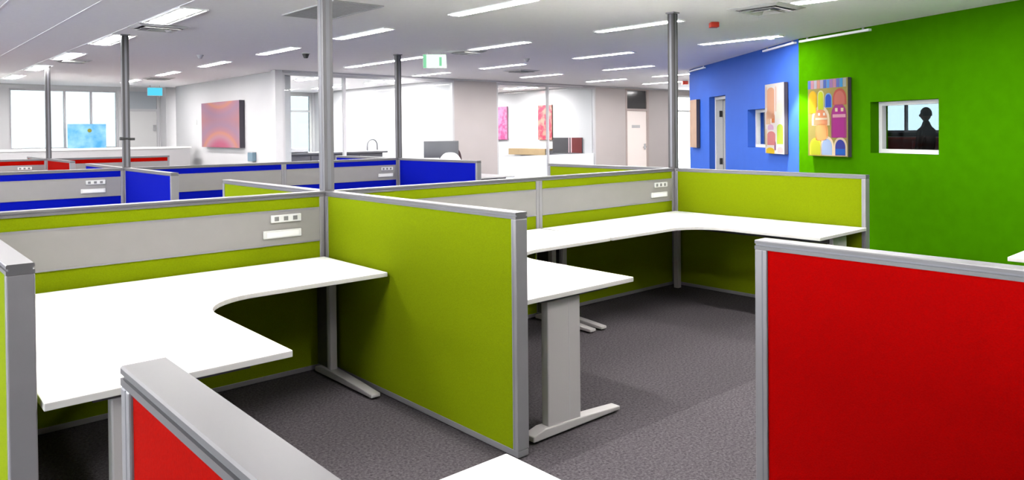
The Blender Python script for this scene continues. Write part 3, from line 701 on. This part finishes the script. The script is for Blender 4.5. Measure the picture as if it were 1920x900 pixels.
def rings_mat():
    m = bpy.data.materials.new('pink_ring_painting'); m.use_nodes = True; nt = m.node_tree; b = nt.nodes['Principled BSDF']
    tc = nt.nodes.new('ShaderNodeTexCoord'); outs = []
    for cz in (2.55, 1.05):
        d = nt.nodes.new('ShaderNodeVectorMath'); d.operation = 'DISTANCE'; d.inputs[1].default_value = (0.0, 0.0, 0.0)
        mp = nt.nodes.new('ShaderNodeMapping'); mp.vector_type = 'TEXTURE'; mp.inputs['Location'].default_value = (1.06, 0.0, cz); mp.inputs['Scale'].default_value = (2.0, 1, 1)
        nt.links.new(tc.outputs['Object'], mp.inputs[0]); nt.links.new(mp.outputs[0], d.inputs[0]); outs.append(d.outputs['Value'])
    mn = nt.nodes.new('ShaderNodeMath'); mn.operation = 'MINIMUM'; nt.links.new(outs[0], mn.inputs[0]); nt.links.new(outs[1], mn.inputs[1])
    r = nt.nodes.new('ShaderNodeValToRGB'); e = r.color_ramp.elements
    e[0].position = 0.0; e[0].color = (0.251, 0.050, 0.085, 1); e[1].position = 0.9; e[1].color = (0.237, 0.119, 0.127, 1)
    for p, c in ((0.30, (0.273, 0.075, 0.118, 1)), (0.42, (0.273, 0.149, 0.181, 1)), (0.50, (0.336, 0.149, 0.106, 1)), (0.55, (0.255, 0.129, 0.148, 1)), (0.66, (0.205, 0.129, 0.175, 1))):
        q = e.new(p); q.color = c
    nt.links.new(mn.outputs[0], r.inputs[0]); nt.links.new(r.outputs[0], b.inputs['Base Color']); b.inputs['Roughness'].default_value = 0.9; b.inputs['Specular IOR Level'].default_value = 0.05
    return m
# wall x = 3.5 faces -x: local x along -y from the far end
picture('large pink ringed picture on the white wall', (3.5, 12.14, 0), -math.pi/2, 0.0, 2.10, 1.235, 2.175, -1, rings_mat(), th=0.10)
o = box('wall_switch', WHITEP, None, 3.485, 3.50, 12.75, 12.83, 1.72, 1.84, bevel=0.003); tag(o, 'small white wall switch left of the pink picture', 'switch')
sd = thing('hand_dispenser', 'small grey-blue dispenser on the white wall right of pink picture', 'dispenser', (3.5, 9.62, 0))
box('dispenser_body', mat('slate_plastic', (0.13, 0.20, 0.25), 0.4), sd, -0.09, 0.0, -0.11, 0.11, 0.98, 1.15, bevel=0.012)
box('dispenser_cap', FRAMEG, sd, -0.085, 0.0, -0.10, 0.10, 1.15, 1.165, bevel=0.003)

# ------------------------------------------------------------------ far left: counter, poster
ct = thing('reception_counter', 'long white counter standing before the far left windows', 'counter', (0, 12.5, 0))
box('counter_front', WALLW, ct, -4.0, 3.25, 0.0, 0.05, 0.0, 1.21)
box('counter_top', DESK, ct, -4.02, 3.28, -0.03, 0.45, 1.21, 1.245, bevel=0.003)
for x in (-4.0, -1.6, 0.8, 3.2): box('counter_support', WALLW, ct, x, x + 0.05, 0.05, 0.42, 0.0, 1.21)
def poster_mat():
    m = bpy.data.materials.new('blue_water_print'); m.use_nodes = True; nt = m.node_tree; b = nt.nodes['Principled BSDF']
    tc = nt.nodes.new('ShaderNodeTexCoord'); n = nt.nodes.new('ShaderNodeTexNoise'); n.inputs['Scale'].default_value = 3.5; n.inputs['Detail'].default_value = 3
    nt.links.new(tc.outputs['Object'], n.inputs[0]); r = nt.nodes.new('ShaderNodeValToRGB'); e = r.color_ramp.elements
    e[0].position = 0.35; e[0].color = (0.05, 0.32, 0.62, 1); e[1].position = 0.7; e[1].color = (0.32, 0.62, 0.85, 1)
    nt.links.new(n.outputs['Fac'], r.inputs[0]); nt.links.new(r.outputs[0], b.inputs['Base Color']); b.inputs['Roughness'].default_value = 0.5
    return m
ps = thing('display_poster', 'blue poster with a yellow spot before the far window', 'poster', (1.78, 14.85, 0))
box('poster_board', poster_mat(), ps, -0.42, 0.36, 0.0, 0.02, 1.10, 1.77)
MB().cyl((0.02, -0.004, 1.62), 0.045, 0.004, 16, 'y').build('yellow_spot', pm('yellowspot', (0.75, 0.70, 0.10)), ps)
for x in (-0.3, 0.25): box('poster_leg', FRAMEG, ps, x, x + 0.03, 0.02, 0.05, 0.0, 1.6)

# ------------------------------------------------------------------ glazed kitchen room
kb = thing('kitchen_bench', 'dark bench with pale top behind the kitchen room glass', 'bench', (0, 10.0, 0))
box('bench_body', mat('charcoal_bench', (0.05, 0.045, 0.055), 0.5), kb, 4.25, 6.6, 0.0, 0.7, 0.0, 1.06)
box('bench_top', mat('dark_stone_top', (0.10, 0.095, 0.10), 0.3), kb, 4.22, 6.72, -0.03, 0.72, 1.06, 1.10, bevel=0.004)
for k in range(4): box('bench_door', mat('charcoal_bench_door', (0.07, 0.065, 0.075), 0.45), kb, 4.29 + 0.575*k, 4.29 + 0.575*k + 0.555, -0.018, 0.0, 0.1, 1.03)
tp = thing('kitchen_tap', 'tall arched chrome tap on the dark bench', 'tap', (6.36, 10.25, 1.10))
MB().cyl((0, 0, 0), 0.03, 0.02, 16).build('tap_base', STEEL, tp)
arc = [(0, 0, 0.0), (0, 0, 0.12)] + [(0.13 - 0.13*math.cos(math.pi*i/12), 0, 0.12 + 0.14*math.sin(math.pi*i/12)) for i in range(1, 13)] + [(0.26, 0, 0.02)]
MB().tube(arc, 0.017, 10).build('tap_spout', mat('brushed_steel', (0.16, 0.16, 0.17), 0.45, 0.3), tp, smooth=True)
mw_ = thing('bench_tray', 'low grey tray lying on the dark bench', 'tray', (4.56, 10.3, 1.10))
box('tray_base', FRAMEG, mw_, -0.29, 0.29, -0.2, 0.2, 0, 0.02)
MB().box(-0.30, -0.28, -0.2, 0.2, 0.0, 0.09).box(0.28, 0.30, -0.2, 0.2, 0.0, 0.09).box(-0.28, 0.28, -0.2, -0.18, 0.0, 0.09).box(-0.28, 0.28, 0.18, 0.2, 0.0, 0.09).build('tray_rim', FRAMEG, mw_)

# workstation with monitor and chair in front of the kitchen glazing
mo = thing('computer_monitor', 'grey flat monitor on the desk before the bright glass', 'monitor', (6.03, 7.0, DZ), -0.70)
box('monitor_back', mat('grey_monitor', (0.055, 0.055, 0.06), 0.4), mo, -0.33, 0.33, 0.0, 0.045, 0.30, 0.62, bevel=0.008)
box('monitor_screen', mat('dark_screen', (0.05, 0.05, 0.055), 0.2), mo, -0.315, 0.315, -0.004, 0.0, 0.315, 0.605)
box('monitor_stem', DARK, mo, -0.035, 0.035, 0.03, 0.06, 0.02, 0.34)
box('monitor_foot', DARK, mo, -0.14, 0.14, -0.06, 0.14, 0.0, 0.02, bevel=0.005)
def chair(label, x, y, rz, shell, w=0.40, top=1.12, name='office_chair'):
    c = thing(name, label, 'chair', (x, y, 0), rz)
    # curved backrest shell (backrest towards -y)
    n = 12; pts = []
    for i in range(n + 1):
        a = math.pi*(0.1 + 0.8*i/n); pts.append((w/2*math.cos(a), -0.2 - 0.12*math.sin(a)))
    inner = [(px*0.92, py + 0.02) for px, py in reversed(pts)]
    m = MB(); poly = pts + inner; N = len(poly)
    zt = lambda px: top - 0.18*(abs(px)/(w/2))**3
    m.v = [(px, py, 0.55) for px, py in poly] + [(px, py, zt(px)) for px, py in poly]
    m.f = [tuple(reversed(range(N))), tuple(range(N, 2*N))] + [(i, (i+1) % N, N + (i+1) % N, N + i) for i in range(N)]
    bo = m.build('backrest', shell, c)
    bmx = bmesh.new(); bmx.from_mesh(bo.data); bmesh.ops.recalc_face_normals(bmx, faces=bmx.faces); bmx.to_mesh(bo.data); bmx.free()
    box('seat', shell, c, -w/2, w/2, -0.22, 0.24, 0.44, 0.50, bevel=0.02)
    MB().cyl((0, 0, 0.09), 0.025, 0.35, 14).build('stem', STEEL, c)
    for k in range(5):
        a = 2*math.pi*k/5; MB().tube([(0, 0, 0.10), (0.27*math.cos(a), 0.27*math.sin(a), 0.06)], [0.02, 0.014], 8).build('base_arm', DARK, c)
        MB().cyl((0.27*math.cos(a) - 0.02, 0.27*math.sin(a), 0.028), 0.028, 0.04, 12, 'x').build('castor', BLACK, c)
    return c
chair('white round-backed chair in front of the grey monitor', 5.72, 6.30, -0.65, mat('white_chair_shell', (0.78, 0.78, 0.80), 0.4), 0.42, 1.15)
chair('dark chair just right of the grey monitor', 6.86, 7.6, -0.65, mat('dark_maroon_shell', (0.035, 0.012, 0.014), 0.5), 0.20, 1.16)

# ------------------------------------------------------------------ meeting room
MS = 11.92
pk = rnd = None
def blotch_mat(name, c1, c2, sc):
    m = bpy.data.materials.new(name); m.use_nodes = True; nt = m.node_tree; b = nt.nodes['Principled BSDF']
    tc = nt.nodes.new('ShaderNodeTexCoord'); n = nt.nodes.new('ShaderNodeTexNoise'); n.inputs['Scale'].default_value = sc
    nt.links.new(tc.outputs['Object'], n.inputs[0]); r = nt.nodes.new('ShaderNodeValToRGB'); e = r.color_ramp.elements
    e[0].position = 0.42; e[0].color = (*c1, 1); e[1].position = 0.58; e[1].color = (*c2, 1)
    nt.links.new(n.outputs['Fac'], r.inputs[0]); nt.links.new(r.outputs[0], b.inputs['Base Color']); b.inputs['Roughness'].default_value = 0.7
    return m
picture('tall pink picture at the left of the meeting room wall', (MS, 12.25, 0), -math.pi/2, 0.0, 0.48, 1.27, 2.23, -1, blotch_mat('pink_blotches', (0.30, 0.035, 0.14), (0.36, 0.13, 0.24), 9), edge=pm('pinkedge', (0.6, 0.2, 0.35)), th=0.03)
f = picture('tall red and salmon picture on the meeting room wall', (MS, 10.47, 0), -math.pi/2, 0.0, 0.54, 1.27, 2.22, -1, blotch_mat('red_blotches', (0.26, 0.02, 0.05), (0.38, 0.15, 0.11), 7), edge=pm('brownedge', (0.18, 0.12, 0.06)), th=0.03)
f = picture('grey and dark red pinboard on the meeting room wall', (MS, 9.91, 0), -math.pi/2, 0.0, 1.08, 0.93, 1.33, -1, mat('grey_pinboard', (0.03, 0.028, 0.032), 0.8), th=0.03)
y = f['_y']
a, b_ = sorted((y, y - 0.002))
box('red_field', mat('maroon_pinboard', (0.09, 0.003, 0.004), 0.8), f, 0.72, 1.08, a, b_, 0.93, 1.33)
box('pale_strip', mat('pink_grey_strip', (0.45, 0.30, 0.31), 0.8), f, 0.60, 0.63, a, b_, 0.93, 1.33)
box('pale_strip', MATS['pink_grey_strip'], f, 0.68, 0.72, a, b_, 0.93, 1.33)
cr = thing('timber_shelf', 'pale timber shelf on the meeting room wall', 'shelf', (MS, 11.40, 0), -math.pi/2)
TIM = mat('pale_timber', (0.30, 0.21, 0.11), 0.6, noise=0.12, nscale=6)
box('shelf_board', TIM, cr, 0.0, 1.48, -0.30, 0.0, 0.99, 1.03)
box('shelf_front', TIM, cr, 0.0, 1.48, -0.32, -0.30, 0.86, 1.03)
for q in (0.2, 1.2): box('shelf_bracket', FRAMEG, cr, q, q + 0.03, -0.28, 0.0, 0.86, 0.99)

# ------------------------------------------------------------------ person behind the green wall window
def person():
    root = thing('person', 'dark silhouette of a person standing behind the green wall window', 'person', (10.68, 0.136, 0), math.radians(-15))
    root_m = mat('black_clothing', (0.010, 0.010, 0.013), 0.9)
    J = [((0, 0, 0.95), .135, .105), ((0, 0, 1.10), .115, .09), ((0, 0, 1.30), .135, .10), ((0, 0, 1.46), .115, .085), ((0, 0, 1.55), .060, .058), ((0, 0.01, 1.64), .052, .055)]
    v = [j[0] for j in J]; rad = [(j[1], j[2]) for j in J]; e = [(i, i + 1) for i in range(5)]
    def chain(start, pts):
        prev = start
        for (p, r) in pts:
            v.append(p); rad.append((r, r)); e.append((prev, len(v) - 1)); prev = len(v) - 1
    for s in (-1, 1):
        chain(3, [((s*0.14, 0, 1.45), 0.060), ((s*0.185, 0.02, 1.18), 0.046), ((s*0.165, 0.16, 0.98), 0.038), ((s*0.15, 0.21, 0.93), 0.034)])
        chain(0, [((s*0.09, 0, 0.86), 0.092), ((s*0.10, 0.01, 0.49), 0.062), ((s*0.10, -0.02, 0.09), 0.043), ((s*0.11, 0.12, 0.035), 0.034)])
    me = bpy.data.meshes.new('body'); me.from_pydata(v, e, []); me.materials.append(root_m)
    o = bpy.data.objects.new('body', me); col.objects.link(o); o.parent = root
    sk = o.modifiers.new('skin', 'SKIN')
    for i, d in enumerate(me.skin_vertices[0].data): d.radius = rad[i]; d.use_root = (i == 0)
    sb = o.modifiers.new('sub', 'SUBSURF'); sb.levels = 2; sb.render_levels = 2
    # head with nose and ears
    bmh = bmesh.new(); bmesh.ops.create_uvsphere(bmh, u_segments=24, v_segments=16, radius=1)
    for q in bmh.verts:
        x, yy, z = q.co
        k = 1.0 if z > -0.2 else 1.0 + 0.28*(z + 0.2)
        q.co = Vector((x*0.066*k, yy*0.085*k + 0.012, z*0.112 + 1.712))
        if yy > 0.9 and abs(z + 0.15) < 0.2: q.co.y += 0.022
        if abs(x) > 0.95 and abs(z) < 0.25: q.co.x *= 1.12
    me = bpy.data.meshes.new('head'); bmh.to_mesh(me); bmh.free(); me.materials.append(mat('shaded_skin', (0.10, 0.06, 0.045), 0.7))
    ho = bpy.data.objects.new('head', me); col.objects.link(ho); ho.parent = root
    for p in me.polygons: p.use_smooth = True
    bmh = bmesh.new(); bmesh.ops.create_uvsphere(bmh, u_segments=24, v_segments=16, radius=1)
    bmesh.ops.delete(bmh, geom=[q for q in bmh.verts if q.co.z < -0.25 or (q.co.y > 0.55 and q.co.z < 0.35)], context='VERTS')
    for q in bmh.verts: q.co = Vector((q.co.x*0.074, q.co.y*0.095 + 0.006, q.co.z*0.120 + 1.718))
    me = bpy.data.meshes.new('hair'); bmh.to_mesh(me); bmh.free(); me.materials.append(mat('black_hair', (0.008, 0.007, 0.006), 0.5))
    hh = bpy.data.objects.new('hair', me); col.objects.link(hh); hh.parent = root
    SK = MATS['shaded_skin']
    for s in (-1, 1):
        b = Vector((s*0.15, 0.21, 0.93))
        m = MB().box(b.x - 0.016, b.x + 0.016, b.y - 0.02, b.y + 0.07, b.z - 0.045, b.z + 0.03)
        h = m.build('hand', SK, root, 0.012, 3)
        for k in range(4):
            z = b.z - 0.036 + 0.021*k; l = (0.055, 0.068, 0.074, 0.066)[k]
            MB().tube([(b.x, b.y + 0.06, z), (b.x, b.y + 0.06 + l*0.55, z - 0.006), (b.x - s*0.012, b.y + 0.06 + l, z - 0.02)], [0.0092, 0.0085, 0.007], 8).build('finger', SK, h)
        MB().tube([(b.x, b.y + 0.005, b.z + 0.025), (b.x - s*0.02, b.y + 0.04, b.z + 0.05), (b.x - s*0.025, b.y + 0.07, b.z + 0.055)], [0.011, 0.010, 0.008], 8).build('thumb', SK, h)
person()
